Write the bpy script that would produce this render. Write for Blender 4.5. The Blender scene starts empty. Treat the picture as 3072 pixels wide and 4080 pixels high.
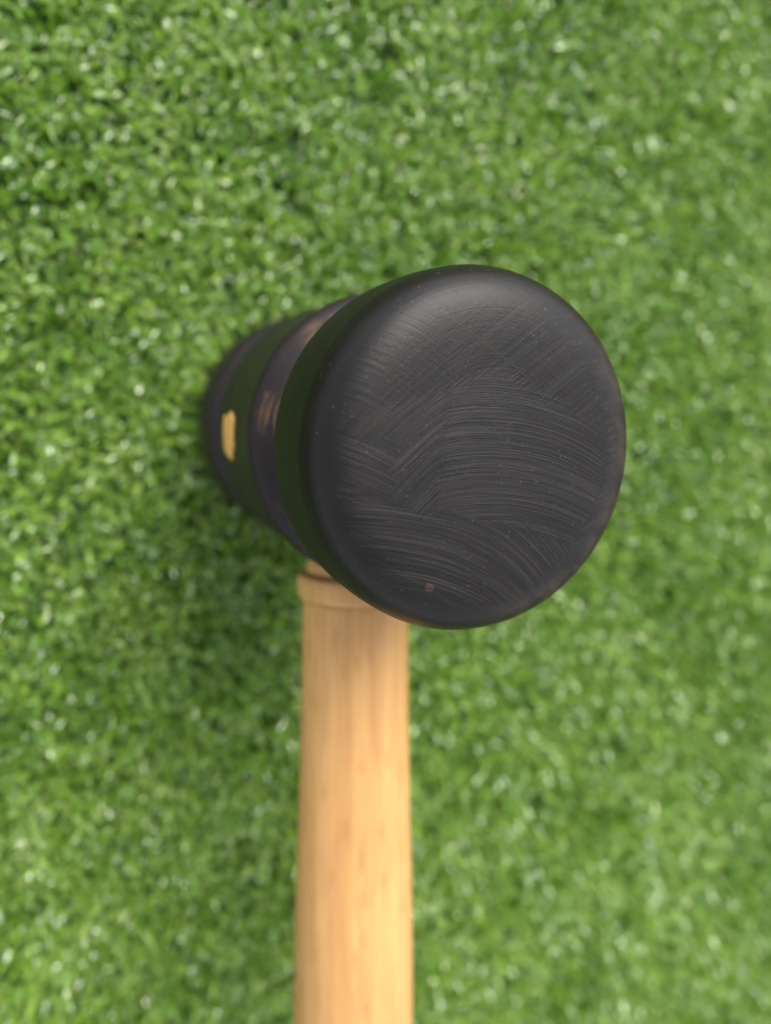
import bpy, bmesh, math, random
import numpy as np
from mathutils import Vector, Matrix

sc = bpy.context.scene
col = sc.collection
MM = 0.001

# ------------------------------------------------------------------ camera
# calibrated in camera axes (x right, y down, z forward, millimetres):
AX = Vector((-0.3773, -0.1562, 0.9128)).normalized()     # head axis, pointing into the turf
C0 = Vector((12.0186, -8.0556, 98.4565))                 # head axis point, 6 mm behind the near face
SINK = 6.2                                               # far face sits this high above the turf backing
HEADL = 99.0                                             # length of the head
# head frame: origin at the centre of the far face, z along the head towards the camera
HZ = -AX
HX = (Vector((1, 0, 0)) - HZ * HZ.x).normalized()
HY = HZ.cross(HX)
FARC = C0 + AX * 93.0
# world frame: the soft pile lets the mallet lean a few degrees, so up is not quite the head's axis
LEAN = math.radians(5.5)
side_ = (Vector((0, 0, -1)) - HZ * (-HZ.z)).normalized()
ZW = (HZ * math.cos(LEAN) + side_ * math.sin(LEAN)).normalized()
XW = (Vector((1, 0, 0)) - ZW * ZW.x).normalized()
YW = ZW.cross(XW)
FOOT = FARC - ZW * SINK                                  # world origin: on the backing, under the head
def to_world(p):
    d = Vector(p) - FOOT
    return Vector((d.dot(XW), d.dot(YW), d.dot(ZW))) * MM
def dir_world(d):
    d = Vector(d)
    return Vector((d.dot(XW), d.dot(YW), d.dot(ZW))).normalized()
def to_head(p):
    d = Vector(p) - FARC
    return Vector((d.dot(HX), d.dot(HY), d.dot(HZ)))
def dir_head(d):
    d = Vector(d)
    return Vector((d.dot(HX), d.dot(HY), d.dot(HZ))).normalized()

cam = bpy.data.cameras.new("camera")
cam_o = bpy.data.objects.new("camera", cam)
col.objects.link(cam_o)
cr, cd, cf = dir_world((1, 0, 0)), dir_world((0, 1, 0)), dir_world((0, 0, 1))
m = Matrix.Identity(4)
for i in range(3):
    m[i][0] = cr[i]; m[i][1] = -cd[i]; m[i][2] = -cf[i]
m.translation = to_world((0, 0, 0))
cam_o.matrix_world = m
cam.sensor_fit = 'HORIZONTAL'
cam.sensor_width = 36.0
cam.lens = 2831.0 / 3072.0 * 36.0
cam.clip_start = 0.002
cam.clip_end = 100.0
cam.dof.use_dof = True
cam.dof.focus_distance = 0.0945
cam.dof.aperture_fstop = cam.lens / 2.95
cam.dof.aperture_blades = 0
sc.camera = cam_o

# ------------------------------------------------------------------ sky, sun, exposure
SUN = dir_world((0.50, -0.52, -0.69))                    # towards the bright part of the overcast sky
el = math.asin(SUN.z)
az = math.atan2(SUN.x, SUN.y)
w = bpy.data.worlds.new("World")
sc.world = w
w.use_nodes = True
nt = w.node_tree
for n in list(nt.nodes): nt.nodes.remove(n)
sky = nt.nodes.new("ShaderNodeTexSky")
sky.sky_type = 'NISHITA'
sky.sun_disc = False
sky.sun_elevation = el
sky.sun_rotation = az
sky.dust_density = 1.5
sky.air_density = 1.0
bg = nt.nodes.new("ShaderNodeBackground")
bg.inputs[1].default_value = 0.105
wo = nt.nodes.new("ShaderNodeOutputWorld")
hs = nt.nodes.new("ShaderNodeHueSaturation")             # overcast: the whole sky greyer
hs.inputs['Saturation'].default_value = 0.22
nt.links.new(sky.outputs[0], hs.inputs['Color'])
nt.links.new(hs.outputs[0], bg.inputs[0])
nt.links.new(bg.outputs[0], wo.inputs[0])
sl = bpy.data.lights.new("sun", 'SUN')
sl.energy = 1.5
sl.angle = math.radians(42)
sl.color = (1.0, 0.96, 0.90)
so = bpy.data.objects.new("sun", sl)
col.objects.link(so)
so.rotation_euler = (-SUN).to_track_quat('-Z', 'Y').to_euler()
so.location = SUN * 2
sc.view_settings.view_transform = 'Standard'
sc.view_settings.look = 'None'
sc.view_settings.gamma = 1.0
sc.view_settings.exposure = 1.6
sc.render.engine = 'CYCLES'
sc.cycles.max_bounces = 8

# ------------------------------------------------------------------ node helpers
class N:
    """small expression builder for shader nodes"""
    def __init__(self, mat):
        mat.use_nodes = True
        self.t = mat.node_tree
        self.t.nodes.clear()
    def new(self, kind): return self.t.nodes.new(kind)
    def put(self, sock, v):
        if isinstance(v, bpy.types.NodeSocket): self.t.links.new(v, sock)
        elif v is not None: sock.default_value = v
    def m(self, op, a, b=None, c=None, clamp=False):
        n = self.new("ShaderNodeMath"); n.operation = op; n.use_clamp = clamp
        self.put(n.inputs[0], a)
        if b is not None: self.put(n.inputs[1], b)
        if c is not None: self.put(n.inputs[2], c)
        return n.outputs[0]
    def add(self, a, b): return self.m('ADD', a, b)
    def sub(self, a, b): return self.m('SUBTRACT', a, b)
    def mul(self, a, b): return self.m('MULTIPLY', a, b)
    def vec(self, x, y, z):
        n = self.new("ShaderNodeCombineXYZ")
        for i, v in enumerate((x, y, z)): self.put(n.inputs[i], v)
        return n.outputs[0]
    def noise(self, v, scale=1.0, detail=2.0, rough=0.5):
        n = self.new("ShaderNodeTexNoise")
        self.put(n.inputs['Vector'], v)
        n.inputs['Scale'].default_value = scale
        n.inputs['Detail'].default_value = detail
        n.inputs['Roughness'].default_value = rough
        return n.outputs['Fac']
    def voro(self, v, scale=1.0, out='Distance', feature='F1'):
        n = self.new("ShaderNodeTexVoronoi"); n.feature = feature
        self.put(n.inputs['Vector'], v); n.inputs['Scale'].default_value = scale
        return n.outputs[out]
    def step(self, v, a, b):
        """smooth 0..1 while v goes a..b (a may be larger than b)"""
        n = self.new("ShaderNodeMapRange"); n.interpolation_type = 'SMOOTHSTEP'
        self.put(n.inputs['Value'], v)
        n.inputs['From Min'].default_value = a; n.inputs['From Max'].default_value = b
        return n.outputs[0]
    def lerp(self, f, a, b):
        n = self.new("ShaderNodeMapRange")
        self.put(n.inputs['Value'], f); self.put(n.inputs['To Min'], a); self.put(n.inputs['To Max'], b)
        return n.outputs[0]
    def mix(self, f, a, b):
        n = self.new("ShaderNodeMix"); n.data_type = 'RGBA'
        self.put(n.inputs[0], f)
        for s, v in ((n.inputs[6], a), (n.inputs[7], b)):
            self.put(s, v if isinstance(v, bpy.types.NodeSocket) else (*v, 1.0))
        return n.outputs[2]
    def obj(self):
        n = self.new("ShaderNodeTexCoord"); s = self.new("ShaderNodeSeparateXYZ")
        k = self.new("ShaderNodeVectorMath"); k.operation = 'SCALE'; k.inputs['Scale'].default_value = 1000.0
        self.t.links.new(n.outputs['Object'], k.inputs[0]); self.t.links.new(k.outputs[0], s.inputs[0])
        return k.outputs[0], s.outputs[0], s.outputs[1], s.outputs[2]
    def bump(self, h, strength, dist, normal=None):
        n = self.new("ShaderNodeBump")
        n.inputs['Strength'].default_value = strength; n.inputs['Distance'].default_value = dist
        self.put(n.inputs['Height'], h)
        if normal is not None: self.put(n.inputs['Normal'], normal)
        return n.outputs[0]
    def bsdf(self, **kw):
        p = self.new("ShaderNodeBsdfPrincipled"); o = self.new("ShaderNodeOutputMaterial")
        self.t.links.new(p.outputs[0], o.inputs[0])
        for k, v in kw.items():
            name = k.replace('_', ' ')
            if isinstance(v, tuple): v = (*v, 1.0)
            self.put(p.inputs[name], v)
        return p

# ------------------------------------------------------------------ materials
def mat_ebony(name, face=False):
    """black stained wood; object coordinates in mm, z along the head axis, z=0 at the object's origin"""
    mt = bpy.data.materials.new(name); g = N(mt)
    P, x, y, z = g.obj()
    r = g.m('SQRT', g.add(g.mul(x, x), g.mul(y, y)))
    ang = g.m('ARCTAN2', y, x)
    # lathe rings and polish on the turned surface
    cx, cy = g.m('COSINE', ang), g.m('SINE', ang)
    turn = g.noise(g.vec(g.mul(cx, 1.5), g.mul(cy, 1.5), g.mul(g.sub(z, g.mul(r, 0.8)), 4.5)), 1.0, 3.0, 0.65)
    turn2 = g.noise(g.vec(g.mul(cx, 5.0), g.mul(cy, 5.0), g.mul(g.sub(z, g.mul(r, 0.8)), 1.0)), 1.0, 2.0, 0.5)
    blotch = g.noise(g.vec(g.mul(x, .9), g.mul(y, .9), g.mul(z, 0.5)), 0.14, 3.0, 0.6)
    # pores run along the wood's fibres (across the head), gathered in bands
    pv = g.vec(g.add(g.mul(x, 0.9), g.mul(z, .25)), g.add(y, g.mul(z, .3)), g.mul(z, 0.7))
    pd = g.voro(pv, 1.25)
    pband = g.step(g.noise(g.vec(g.mul(x, .05), g.add(g.mul(y, .30), g.mul(g.mul(x, x), .012)), g.mul(z, .12)), 1.0, 2.0), 0.36, 0.58)
    pore = g.mul(g.step(pd, 0.26, 0.10), pband)
    pcol = g.voro(pv, 1.25, 'Color')
    black = g.mix(blotch, (0.0042, 0.0036, 0.0036), (0.0078, 0.0066, 0.0064)) if face else g.mix(blotch, (0.0080, 0.0058, 0.0068), (0.0165, 0.0115, 0.0125))
    # brown where the stain is rubbed thin
    if face:
        wn = g.noise(g.vec(g.mul(x, .35), g.mul(y, .35), g.mul(z, .35)), 1.0, 4.0, 0.65)
        edge = g.mul(g.step(r, 18.0, 22.5), g.step(z, 84.0, 90.0))
        low = g.step(g.add(g.mul(x, 0.93), g.mul(y, -0.36)), 4.0, 18.0)
        wear = g.mul(g.mul(g.step(wn, 0.30, 0.66), edge), g.lerp(low, 0.02, 1.0))
        side = g.mul(g.step(wn, 0.55, 0.70), g.mul(g.step(z, 93.0, 88.0), 0.18))
        wear = g.m('MAXIMUM', wear, side)
        base = g.mix(wear, black, (0.032, 0.023, 0.018))
    else:
        warp = g.mul(g.sub(g.noise(g.vec(g.mul(cx, 3.5), g.mul(cy, 3.5), g.mul(z, .55)), 1.0, 3.0, 0.55), 0.5), 1.0)
        a2 = g.add(ang, g.mul(warp, 0.5))
        z2 = g.add(z, g.mul(warp, 7.0))
        aa = g.m('ABSOLUTE', a2)
        pa = g.mul(g.mul(g.step(a2, 2.62, 2.82), g.step(a2, 3.14, 2.98)), g.step(z2, 64.9, 66.4))            # patch beside the pin
        pb = g.mul(g.mul(g.step(a2, 1.75, 2.0), g.step(a2, 2.46, 2.28)), g.step(z2, 65.2, 66.6))
        pc = g.mul(g.mul(g.step(a2, -2.75, -2.60), g.step(a2, -2.15, -2.35)), g.mul(g.step(z2, 65.2, 66.6), 0.6))
        up = g.step(z, 64.3, 65.1)
        wear = g.mul(g.m('MAXIMUM', g.m('MAXIMUM', pa, pb), pc), up)
        wear = g.mul(wear, g.step(turn2, 0.30, 0.62))
        base = g.mix(wear, black, (0.088, 0.049, 0.027))
    base = g.mix(g.mul(g.step(turn, .56, .72), .06 if face else .30), base, (0.050, 0.030, 0.024))
    base = g.mix(g.mul(pore, 0.55), base, g.mix(g.step(pcol, 0.55, 0.75), (0.004, 0.003, 0.003), (0.070, 0.040, 0.030)))
    wall = g.step(z, 95.0, 90.0) if face else 0.0
    height = g.add(g.mul(turn, 0.7), g.mul(pore, -0.35))
    rough = g.add(g.lerp(blotch, 0.34, 0.42), g.mul(wall, 0.14)) if face else g.lerp(blotch, 0.42, 0.52)
    if face:
        jn = g.noise(g.vec(g.mul(x, .07), g.mul(y, .07), 3.0), 1.0, 1.0)
        j = g.sub(jn, 0.5)
        xw, yw = g.add(x, g.mul(j, .6)), g.add(y, g.mul(j, .6))
        def family(angle, curve, x0, seed, freq=6.0, along=0.035):
            """scratches that follow parabolic arcs, turned by angle; returns (0..1 stroke, v coordinate)"""
            ca, sa = math.cos(angle), math.sin(angle)
            u = g.add(g.mul(xw, ca), g.mul(yw, sa))
            v = g.sub(g.mul(yw, ca), g.mul(xw, sa))
            du = g.sub(u, x0)
            v = g.add(v, g.mul(g.mul(du, du), curve))
            fine = g.noise(g.vec(g.mul(u, along), g.mul(v, freq), seed), 1.0, 3.0, 0.72)
            wide = g.noise(g.vec(g.mul(u, along * .6), g.mul(v, freq * .28), seed + 9.0), 1.0, 1.0)
            s = g.add(g.mul(fine, 0.75), g.mul(wide, 0.25))
            rag = g.noise(g.vec(g.mul(u, 0.02), g.mul(v, 2.2), seed + 4.0), 1.0, 2.0, 0.6)
            return s, u, v, g.sub(rag, 0.5)
        A, uA, vA, rA = family(-0.06, 1 / 72.0, 0.0, 1.0)
        A2, uA2, vA2, rA2 = family(-0.30, 1 / 60.0, -4.0, 41.0, 6.2)
        B, uB, vB, rB = family(0.62, 1 / 110.0, -6.0, 5.0)
        Cc, uC, vC, rC = family(-0.42, 1 / 150.0, -16.0, 11.0)
        E_, uE, vE, rE = family(-0.20, 1 / 90.0, -12.0, 17.0, 5.4)
        D, uD, vD, rD = family(0.66, 1 / 400.0, 0.0, 23.0, 4.8)
        D2, uD2, vD2, rD2 = family(-0.62, 1 / 400.0, 0.0, 29.0, 4.4)
        def sel(f, a, b): return g.lerp(f, a, b)
        s = sel(g.step(g.add(g.add(y, g.mul(x, .30)), g.mul(rA2, 5.0)), -8.0, -9.2), A, A2)
        # left part: diagonal strokes up to the right
        fB = g.step(g.add(g.add(x, g.mul(rB, 6.0)), g.mul(y, -0.12)), -7.2, -8.6)
        s = sel(fB, s, B)
        # far left: herring-bone the other way
        fC = g.mul(g.step(g.add(x, g.mul(rC, 6.0)), -13.6, -14.8), g.step(y, 4.0, 1.0))
        s = sel(fC, s, Cc)
        # lower left: long pale strokes
        fE = g.mul(g.step(g.add(g.add(y, g.mul(x, 0.45)), g.mul(rE, 5.0)), -11.0, -13.0), g.step(g.add(x, g.mul(rE, 9.0)), 1.0, -1.5))
        s = sel(fE, s, E_)
        # upper part: fine cross-hatch
        fD = g.step(g.add(g.add(g.sub(y, g.mul(x, 0.32)), g.mul(g.m('MAXIMUM', x, 0.0), .75)), g.mul(rD, 5.0)), 10.5, 12.0)
        cross = g.m('MAXIMUM', D, g.sub(D2, 0.03))
        s = sel(fD, s, cross)
        # short strokes along the right edge
        fR = g.mul(g.step(g.add(r, g.mul(rB, 3.0)), 17.8, 18.8), g.step(x, 6.0, 11.0))
        s = sel(fR, s, B)
        flat = g.mul(g.step(g.add(r, g.mul(rC, 5.0)), 22.8, 18.5), g.step(z, 94.5, 97.0))
        amp = g.mul(flat, g.mul(g.lerp(fD, 1.0, 0.55), g.lerp(fB, 1.0, 0.9)))
        line = g.mul(g.step(s, 0.46, 0.66), amp)
        groove = g.mul(g.step(s, 0.46, 0.34), amp)
        base = g.mix(g.mul(line, 0.58), base, (0.041, 0.035, 0.031))
        base = g.mix(g.mul(groove, 0.8), base, (0.004, 0.004, 0.005))
        height = g.add(height, g.mul(g.mul(s, amp), 2.4))
        rough = g.add(rough, g.mul(line, 0.10))
    # a dusting of tiny pale specks
    dd = g.voro(P, 0.62); dsel = g.step(g.voro(P, 0.62, 'Color'), 0.62, 0.66)
    speck = g.mul(g.mul(g.step(dd, 0.075, 0.04), dsel), 0.08)
    base = g.mix(speck, base, (0.30, 0.25, 0.21))
    nrm = g.bump(height, 0.7, 0.00006)
    g.bsdf(Base_Color=base, Roughness=rough, Normal=nrm, Specular_IOR_Level=0.25 if face else 0.25)
    return mt

def mat_beech():
    """handle wood; object x runs along the handle (mm)"""
    mt = bpy.data.materials.new("pale_wood"); g = N(mt)
    P, x, y, z = g.obj()
    warp = g.mul(g.sub(g.noise(g.vec(g.mul(x, .02), g.mul(y, .15), g.mul(z, .15)), 1.0, 2.0), .5), 4.0)
    yy, zz = g.add(y, warp), g.add(z, g.mul(warp, .6))
    broad = g.noise(g.vec(g.mul(x, .012), g.mul(yy, .35), g.mul(zz, .35)), 1.0, 3.0, .6)
    fine = g.noise(g.vec(g.mul(x, .05), g.mul(yy, 2.2), g.mul(zz, 2.2)), 1.0, 3.0, .6)
    cloud = g.noise(g.vec(g.mul(x, .05), g.mul(y, .12), g.mul(z, .12)), 1.0, 3.0, .6)
    f = g.add(g.add(g.mul(broad, .42), g.mul(fine, .40)), g.mul(cloud, .18))
    base = g.mix(g.step(f, .36, .64), (0.44, 0.222, 0.074), (0.580, 0.322, 0.118))
    fl = g.mul(g.step(g.voro(g.vec(g.mul(x, .10), g.mul(y, .33), g.mul(z, .33)), 1.0), .30, .10), .32)
    base = g.mix(fl, base, (0.36, 0.14, 0.035))
    # grey-brown smudges low on the neck and a scuff or two
    sm = g.mul(g.step(g.noise(g.vec(g.mul(x, .11), g.mul(y, .10), g.mul(z, .10)), 1.0, 3.0), .58, .78), .18)
    base = g.mix(sm, base, (0.30, 0.17, 0.085))
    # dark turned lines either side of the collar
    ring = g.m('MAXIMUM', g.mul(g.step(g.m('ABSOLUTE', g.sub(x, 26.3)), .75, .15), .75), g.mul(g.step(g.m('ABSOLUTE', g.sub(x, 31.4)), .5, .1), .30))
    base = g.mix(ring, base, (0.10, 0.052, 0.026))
    nrm = g.bump(fine, .25, .00006)
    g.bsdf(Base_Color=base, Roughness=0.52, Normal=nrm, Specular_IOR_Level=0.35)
    return mt

def mat_pin():
    mt = bpy.data.materials.new("pin_end_grain"); g = N(mt)
    P, x, y, z = g.obj()
    n = g.noise(g.vec(g.mul(x, .8), g.mul(y, .5), g.mul(z, .8)), 1.0, 3.0, .6)
    g.bsdf(Base_Color=g.mix(n, (0.60, 0.31, 0.075), (0.78, 0.45, 0.13)), Roughness=0.6)
    return mt

def mat_knot():
    mt = bpy.data.materials.new("rusty_knot"); g = N(mt)
    P, x, y, z = g.obj()
    n = g.noise(P, 3.5, 4.0, .7)
    g.bsdf(Base_Color=g.mix(g.step(n, .4, .65), (0.010, 0.004, 0.003), (0.040, 0.014, 0.009)), Roughness=0.75,
           Normal=g.bump(n, 1.0, .0002))
    return mt

def mat_turf():
    mt = bpy.data.materials.new("plastic_turf_blade"); g = N(mt)
    a = g.new("ShaderNodeAttribute"); a.attribute_name = "tint"; tint = a.outputs['Fac']
    b = g.new("ShaderNodeAttribute"); b.attribute_name = "along"; along = b.outputs['Fac']
    c1 = g.mix(g.step(tint, 0.0, 0.45), (0.090, 0.222, 0.018), (0.195, 0.375, 0.033))
    c2 = g.mix(g.step(tint, 0.45, 0.75), c1, (0.325, 0.480, 0.072))
    c3 = g.mix(g.step(tint, 0.78, 1.0), c2, (0.455, 0.600, 0.220))
    p = g.bsdf(Base_Color=c3, Roughness=g.lerp(tint, 0.42, 0.12), Specular_IOR_Level=1.0, Coat_Weight=1.0, Coat_Roughness=0.11, Coat_IOR=1.65)
    out = [n for n in g.t.nodes if n.type == 'OUTPUT_MATERIAL'][0]
    tr = g.new("ShaderNodeBsdfTranslucent"); g.put(tr.inputs['Color'], c3)
    mx = g.new("ShaderNodeMixShader"); mx.inputs[0].default_value = 0.38
    g.t.links.new(p.outputs[0], mx.inputs[1]); g.t.links.new(tr.outputs[0], mx.inputs[2])
    g.t.links.new(mx.outputs[0], out.inputs[0])
    return mt

def mat_backing():
    mt = bpy.data.materials.new("turf_backing"); g = N(mt)
    P, x, y, z = g.obj()
    n = g.noise(P, 0.9, 3.0, .6)
    g.bsdf(Base_Color=g.mix(n, (0.030, 0.075, 0.010), (0.060, 0.125, 0.020)), Roughness=0.85)
    return mt

# ------------------------------------------------------------------ mesh helpers
def link(name, me, mat, parent=None, smooth=True):
    o = bpy.data.objects.new(name, me)
    col.objects.link(o)
    if mat: me.materials.append(mat)
    if smooth:
        me.polygons.foreach_set("use_smooth", [True] * len(me.polygons))
    if parent: o.parent = parent
    return o

def lathe(name, prof, seg, close=(False, False), axis='Z'):
    """prof: list of (radius mm, position mm) in order; ends closed with a fan when radius is 0"""
    bm = bmesh.new(); rings = []
    for r, p in prof:
        if r < 1e-6:
            v = [bm.verts.new((0, 0, p * MM) if axis == 'Z' else (p * MM, 0, 0))]
        else:
            v = []
            for k in range(seg):
                q = 2 * math.pi * k / seg
                c, s = math.cos(q) * r * MM, math.sin(q) * r * MM
                v.append(bm.verts.new((c, s, p * MM) if axis == 'Z' else (p * MM, c, s)))
        rings.append(v)
    for a, b in zip(rings, rings[1:]):
        for k in range(seg):
            k2 = (k + 1) % seg
            if len(a) == 1 and len(b) == 1: continue
            if len(a) == 1: bm.faces.new((a[0], b[k], b[k2]))
            elif len(b) == 1: bm.faces.new((a[k], b[0], a[k2]))
            else: bm.faces.new((a[k], b[k], b[k2], a[k2]))
    bmesh.ops.recalc_face_normals(bm, faces=bm.faces)
    me = bpy.data.meshes.new(name); bm.to_mesh(me); bm.free()
    return me

def arc(cr, cp, rad, a0, a1, n):
    """points on a circle arc in the (radius, position) plane"""
    return [(cr + rad * math.cos(a0 + (a1 - a0) * k / n), cp + rad * math.sin(a0 + (a1 - a0) * k / n)) for k in range(n + 1)]

def smooth_prof(pts, n=6):
    """Catmull-Rom through the points"""
    out = []
    for i in range(len(pts) - 1):
        p0 = pts[max(i - 1, 0)]; p1 = pts[i]; p2 = pts[i + 1]; p3 = pts[min(i + 2, len(pts) - 1)]
        for k in range(n):
            t = k / n
            out.append(tuple(0.5 * (2 * p1[j] + (p2[j] - p0[j]) * t + (2 * p0[j] - 5 * p1[j] + 4 * p2[j] - p3[j]) * t * t
                       + (3 * p1[j] - p0[j] - 3 * p2[j] + p3[j]) * t ** 3) for j in (0, 1)))
    out.append(pts[-1])
    return out

# ------------------------------------------------------------------ ground: backing of the turf
X0, X1, Y0, Y1 = -0.235, 0.300, -0.350, 0.265
bm = bmesh.new()
nx, ny = 24, 24
vs = [[bm.verts.new((X0 - .02 + (X1 - X0 + .04) * i / nx, Y0 - .02 + (Y1 - Y0 + .04) * j / ny, 0.0)) for j in range(ny + 1)] for i in range(nx + 1)]
for i in range(nx):
    for j in range(ny):
        bm.faces.new((vs[i][j], vs[i + 1][j], vs[i + 1][j + 1], vs[i][j + 1]))
me = bpy.data.meshes.new("ground"); bm.to_mesh(me); bm.free()
ground = link("ground", me, mat_backing())
ground["kind"] = "structure"

# ------------------------------------------------------------------ the mallet
EB_FACE = mat_ebony("stained_black_wood_scratched", True)
EB = mat_ebony("stained_black_wood", False)
BEECH = mat_beech()
mallet = bpy.data.objects.new("mallet", None)
col.objects.link(mallet)
mallet.empty_display_size = 0.02
mm_ = Matrix.Identity(4)
for j_, ax_ in enumerate((HX, HY, HZ)):
    q_ = dir_world(ax_)
    for i_ in range(3): mm_[i_][j_] = q_[i_]
mm_.translation = (0, 0, SINK * MM)
mallet.matrix_world = mm_
mallet["label"] = "black turned wooden mallet with pale wood handle standing on its striking face on the turf"
mallet["category"] = "mallet"

R = 25.0
def end_profile():
    """near striking end: from the centre of its face back to the groove; position counted from the far face"""
    pr = []
    for u in (0, .2, .4, .55, .66, .74, .80, .85, .89, .925, .95, .97, .985, .995):
        pr.append(((R - .12) * u, 91.9 + 7.2 * (1 - u ** 8.6) ** 0.5))
    pr += [(R - .06, 90.6), (R - .01, 88.8), (R, 86.5), (R - .04, 84.0), (R - .2, 81.6), (R - .6, 79.8), (R - 1.5, 78.5), (R - 3.0, 77.2), (R - 5.0, 75.9), (R - 7.2, 74.7), (R - 8.6, 74.1)]
    return smooth_prof(pr, 4)
near_prof = [(r * 1.012, p) for r, p in end_profile()]
me = lathe("striking_face", near_prof + [(12.0, 74.05)], 192)
face = link("striking_face", me, EB_FACE, mallet)
face["label"] = "scratched black striking face with rounded rim, nearest the camera"
# barrel between the two grooves, the pale handle goes in at its middle
half = [(12.0, 73.5), (R - 9.0, 73.2), (R - 8.9, 71.5), (R - 8.2, 69.9), (R - 6.5, 68.5), (R - 4.2, 67.1), (R - 2.2, 66.0), (R - .8, 65.1), (R - .05, 64.3), (R + .24, 63.4), (R + .28, 62.2), (R + .1, 60.0), (R - .1, 56.0), (R - .2, 49.5)]
half = smooth_prof(half, 4)
full = half + [(r, 99.0 - p) for r, p in reversed(half[:-1])]
me = lathe("head", full, 160)
head = link("head", me, EB, mallet)
head["label"] = "black turned barrel of the head with reddish rubbed shoulder"
me = lathe("striking_face", [(r * 1.018, 99.0 - p) for r, p in near_prof + [(12.0, 74.05)]], 128)
link("striking_face", me, EB, mallet)

# wooden pin that locks the handle, flush with the barrel on the camera's left
def barrel_hit(px, py):
    """where the ray through photo pixel px,py (3072 wide) meets the barrel, head coordinates in mm"""
    o = to_head((0, 0, 0)); rr = R - .1
    d = dir_head(((px - 1536) / 2831, (py - 2040) / 2831, 1))
    A_ = d.x ** 2 + d.y ** 2; B_ = 2 * (o.x * d.x + o.y * d.y); C_ = o.x ** 2 + o.y ** 2 - rr ** 2
    t = (-B_ - math.sqrt(B_ * B_ - 4 * A_ * C_)) / (2 * A_)
    return o + d * t
pc = barrel_hit(908, 1735)
pa = math.atan2(pc.y, pc.x)
rnd = random.Random(4)
bm = bmesh.new()
NS = 40; rings = []
jit = [1 + 0.16 * rnd.uniform(-1, .6) for _ in range(NS)]
def on_barrel(u, zz, rr): return (rr * math.cos(pa + u / R) * MM, rr * math.sin(pa + u / R) * MM, zz * MM)
for f in (0.0, 0.45, 0.8, 0.97, 1.0, 1.0):
    idx = len(rings)
    rr = R + (0.10 if idx < 4 else (0.0 if idx == 4 else -3.0))
    if f == 0: rings.append([bm.verts.new(on_barrel(0, pc.z, rr))]); continue
    ring = []
    for k in range(NS):
        q = 2 * math.pi * k / NS
        rad = 4.5 * f * (1 + .09 * math.sin(3 * q + 1.0) + .06 * math.sin(7 * q)) * (jit[k] if math.sin(q) > -0.1 else 1.0)
        dz = rad * math.sin(q) * 1.40
        if dz > 5.0: dz = 5.0 + (dz - 5.0) * .4 + .3 * rnd.uniform(-1, 1) * f
        ring.append(bm.verts.new(on_barrel(rad * math.cos(q), pc.z + dz, rr)))
    rings.append(ring)
for a, b in zip(rings, rings[1:]):
    for k in range(NS):
        k2 = (k + 1) % NS
        if len(a) == 1: bm.faces.new((a[0], b[k], b[k2]))
        else: bm.faces.new((a[k], b[k], b[k2], a[k2]))
bmesh.ops.recalc_face_normals(bm, faces=bm.faces)
me = bpy.data.meshes.new("pin"); bm.to_mesh(me); bm.free()
pin = link("pin", me, mat_pin(), head)
pin["label"] = "pale round wooden pin end in the side of the black head"

# small rusty knot in the face, low in the picture
def face_hit(px, py):
    o = to_head((0, 0, 0))
    d = dir_head(((px - 1536) / 2831, (py - 2040) / 2831, 1))
    return o + d * ((98.6 - o.z) / d.z)
kc = face_hit(1708, 2343)
def face_z(x, y): return 91.9 + 7.2 * (1 - (min(math.hypot(x, y), 24.8) / ((R - .12) * 1.012)) ** 8.6) ** 0.5
KZ = face_z(kc.x, kc.y) + .02
bm = bmesh.new(); rings = []
for f, hgt in ((0, .03), (.35, .06), (.7, .05), (1.0, .03), (1.12, -.35)):
    if f == 0: rings.append([bm.verts.new((kc.x * MM, kc.y * MM, (KZ + hgt) * MM))]); continue
    ring = []
    for k in range(18):
        q = 2 * math.pi * k / 18; rad = 0.66 * f * (1 + .22 * rnd.uniform(-1, 1))
        kx, ky = kc.x + rad * math.cos(q), kc.y + rad * math.sin(q)
        ring.append(bm.verts.new((kx * MM, ky * MM, (face_z(kx, ky) + hgt + .02 * rnd.uniform(-1, 1)) * MM)))
    rings.append(ring)
for a, b in zip(rings, rings[1:]):
    for k in range(18):
        k2 = (k + 1) % 18
        if len(a) == 1: bm.faces.new((a[0], b[k], b[k2]))
        else: bm.faces.new((a[k], b[k], b[k2], a[k2]))
bmesh.ops.recalc_face_normals(bm, faces=bm.faces)
me = bpy.data.meshes.new("knot"); bm.to_mesh(me); bm.free()
knot = link("knot", me, mat_knot(), face)
knot["label"] = "tiny reddish brown knot low on the black face"

# handle: local x runs out of the head
H0 = to_head((-5.6, -14.85, 136.0)) * MM; H1 = to_head((-6.7, 107.3, 149.0)) * MM
hd = (H1 - H0).normalized()
hz = Vector((0, 0, 1)); hy = hz.cross(hd).normalized(); hz = hd.cross(hy)
HM = Matrix.Identity(4)
for i in range(3): HM[i][0] = hd[i]; HM[i][1] = hy[i]; HM[i][2] = hz[i]
HM.translation = H0
sh = smooth_prof([(10.0, 31.3), (10.25, 32.6), (10.35, 36.0), (10.5, 46.0), (10.75, 58.0), (11.15, 72.0), (11.65, 86.0), (12.05, 100.0), (12.3, 114.0), (12.35, 128.0), (12.0, 142.0), (11.2, 154.0), (10.4, 162.0)], 5)
sh = [(8.0, 15.0), (8.0, 26.6), (9.6, 27.4), (9.6, 31.2)] + sh + [(10.5, 166.0), (11.6, 169.5), (12.2, 174.0), (11.7, 178.5), (9.8, 182.0), (6.0, 184.4), (0.0, 185.2)]
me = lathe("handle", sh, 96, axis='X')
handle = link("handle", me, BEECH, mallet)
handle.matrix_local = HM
handle["label"] = "pale orange wooden handle swelling away from the head"
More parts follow.
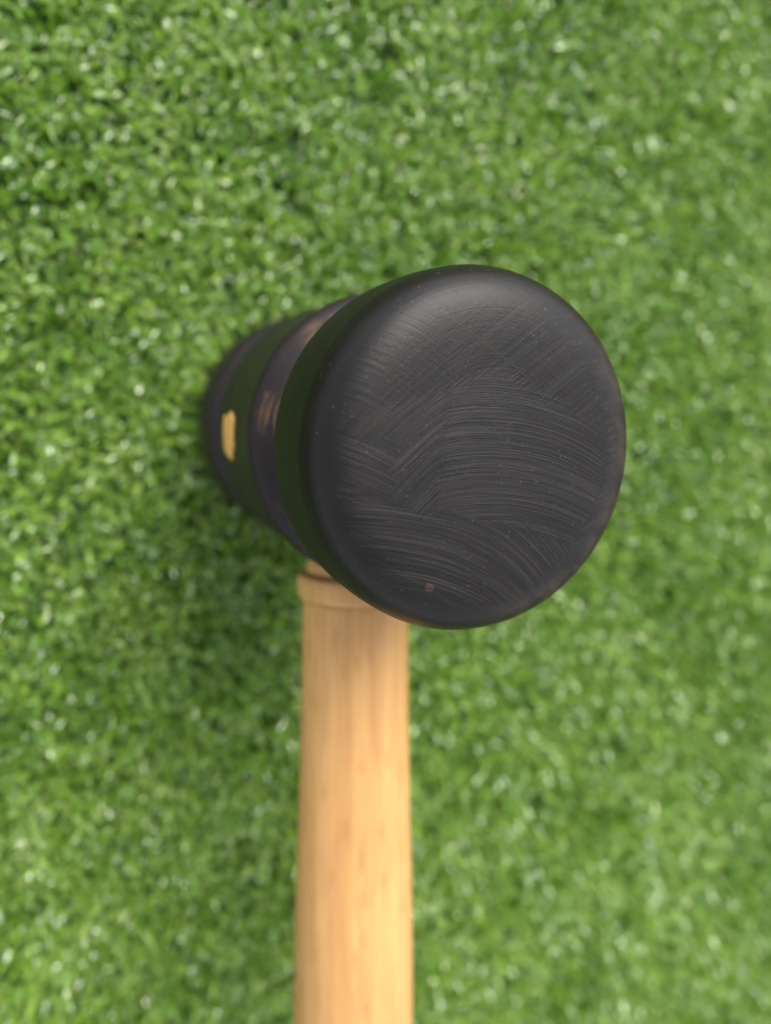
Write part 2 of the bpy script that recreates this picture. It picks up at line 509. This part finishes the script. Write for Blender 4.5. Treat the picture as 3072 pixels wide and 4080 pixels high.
cl = [(8.6, 18.0), (8.9, 22.5), (9.3, 24.6), (9.75, 25.6), (9.8, 26.0), (9.65, 26.3), (10.3, 26.5), (11.0, 26.9), (11.3, 27.5), (11.38, 28.4), (11.36, 29.8), (11.2, 30.7), (10.9, 31.2), (10.3, 31.5), (9.62, 31.7)]
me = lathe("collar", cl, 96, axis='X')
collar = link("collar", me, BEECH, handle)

# ------------------------------------------------------------------ turf blades
rg = np.random.default_rng(11)
def build_turf():
    # tufts stand in stitched rows, each with a handful of blades
    pitch = 0.0034
    gx = np.arange(X0, X1, pitch); gy = np.arange(Y0, Y1, pitch * 1.05)
    tx, ty = np.meshgrid(gx, gy); tx = tx.ravel(); ty = ty.ravel()
    tx = tx + rg.normal(0, .0007, tx.size); ty = ty + rg.normal(0, .0009, ty.size)
    per = 11
    bx = np.repeat(tx, per); by = np.repeat(ty, per)
    n = bx.size
    tuft = np.repeat(rg.random(tx.size), per)
    # slow variation of lean and height over the mat
    def wave(x, y, k):
        r2 = np.random.default_rng(k); s = np.zeros_like(x)
        for _ in range(7):
            f = r2.uniform(30, 190); q = r2.uniform(0, 6.283); p = r2.uniform(0, 6.283)
            s += np.sin(f * (x * math.cos(q) + y * math.sin(q)) + p)
        return s / 7 * 1.6
    w1, w2, w3 = wave(bx, by, 1), wave(bx, by, 2), wave(bx, by, 3)
    ang = rg.uniform(0, 2 * math.pi, n)
    off = np.abs(rg.normal(0, .0008, n))
    bx = bx + np.cos(ang) * off; by = by + np.sin(ang) * off
    L = (0.0064 + .0009 * w3 + rg.normal(0, .0010, n)).clip(.0036, .0110)
    lean = (0.10 + np.abs(rg.normal(0, .22, n))).clip(0, .8)              # lean of the lower half
    tipb = rg.normal(.75, .65, n)                                         # extra bend of the upper half
    lx = np.cos(ang) + .45 * w1; ly = np.sin(ang) + .45 * w2
    nn = np.hypot(lx, ly) + 1e-9; lx /= nn; ly /= nn
    # no blades inside the head; those under its rim are pushed outward
    d = np.hypot(bx, by)
    keep = d > .0215
    near = (d < .0285)
    lx = np.where(near, bx / (d + 1e-9), lx); ly = np.where(near, by / (d + 1e-9), ly)
    lean = np.where(near, lean + .55, lean)
    bx, by, L, lean, tipb, lx, ly, tuft = [q[keep] for q in (bx, by, L, lean, tipb, lx, ly, tuft)]
    n = bx.size
    wid = rg.uniform(.00027, .00046, n) * np.where(rg.random(n) < .12, 1.8, 1.0)                                   # half width
    tw = rg.normal(0, .7, n)                                              # twist of the ribbon round its stem
    sidex, sidey = -ly, lx
    wx = sidex * np.cos(tw) + lx * np.sin(tw); wy = sidey * np.cos(tw) + ly * np.sin(tw)
    tint = (0.40 * tuft + 0.60 * rg.random(n) + .13 * wave(bx, by, 5)).clip(0, 1)     # patches of paler pile
    # three rows of three: a channelled ribbon, upright below and bent over at the top
    rows, nc = 3, 3
    V = np.zeros((n, rows, nc, 3)); AL = np.zeros((n, rows, nc))
    px, py, pz = bx.copy(), by.copy(), np.zeros(n)
    cuts = (0.0, 0.62, 1.0)
    for k in range(rows):
        a = lean * .9 if k == 0 else (lean + tipb)
        wk = wid * (1.0, 1.0, .62)[k]
        # ridge direction: across the ribbon and across its run
        dx, dy, dz = lx * np.sin(a), ly * np.sin(a), np.cos(a)
        rx, ry, rz = wy * dz, -wx * dz, wx * dy - wy * dx
        rl = np.sqrt(rx * rx + ry * ry + rz * rz) + 1e-9
        sg = np.where(rz < 0, -1.0, 1.0) * .06 * wk / rl
        for c, q in enumerate((-1, 0, 1)):
            up = sg if q == 0 else 0.0
            V[:, k, c, 0] = px + wx * wk * q + rx * up
            V[:, k, c, 1] = py + wy * wk * q + ry * up
            V[:, k, c, 2] = pz + rz * up
        AL[:, k, :] = k / (rows - 1)
        if k < rows - 1:
            st = L * (cuts[k + 1] - cuts[k])
            px = px + dx * st if k == 0 else px + dx * st
            py = py + dy * st; pz = pz + dz * st
    V[..., 2] = np.maximum(V[..., 2], .0002)
    base = np.arange(n) * (rows * nc)
    q = []
    for k in range(rows - 1):
        for c in range(nc - 1):
            o = k * nc + c
            q.append(np.stack([base + o, base + o + 1, base + o + nc + 1, base + o + nc], 1))
    Fq = np.stack(q, 1).reshape(-1, 4).astype(np.int32)
    me = bpy.data.meshes.new("turf")
    nv = n * rows * nc
    me.vertices.add(nv); me.vertices.foreach_set("co", V.reshape(-1).astype(np.float32))
    me.loops.add(Fq.size); me.loops.foreach_set("vertex_index", Fq.ravel())
    me.polygons.add(len(Fq)); me.polygons.foreach_set("loop_start", np.arange(0, Fq.size, 4, dtype=np.int32))
    me.update(calc_edges=True)
    me.polygons.foreach_set("use_smooth", np.ones(len(Fq), dtype=bool))
    at = me.attributes.new("tint", 'FLOAT', 'POINT'); at.data.foreach_set("value", np.repeat(tint, rows * nc).astype(np.float32))
    at = me.attributes.new("along", 'FLOAT', 'POINT'); at.data.foreach_set("value", AL.reshape(-1).astype(np.float32))
    return me
turf = link("turf", build_turf(), mat_turf(), smooth=False)
turf["kind"] = "stuff"
turf["label"] = "short green artificial grass blades covering the whole ground"
turf["category"] = "turf"
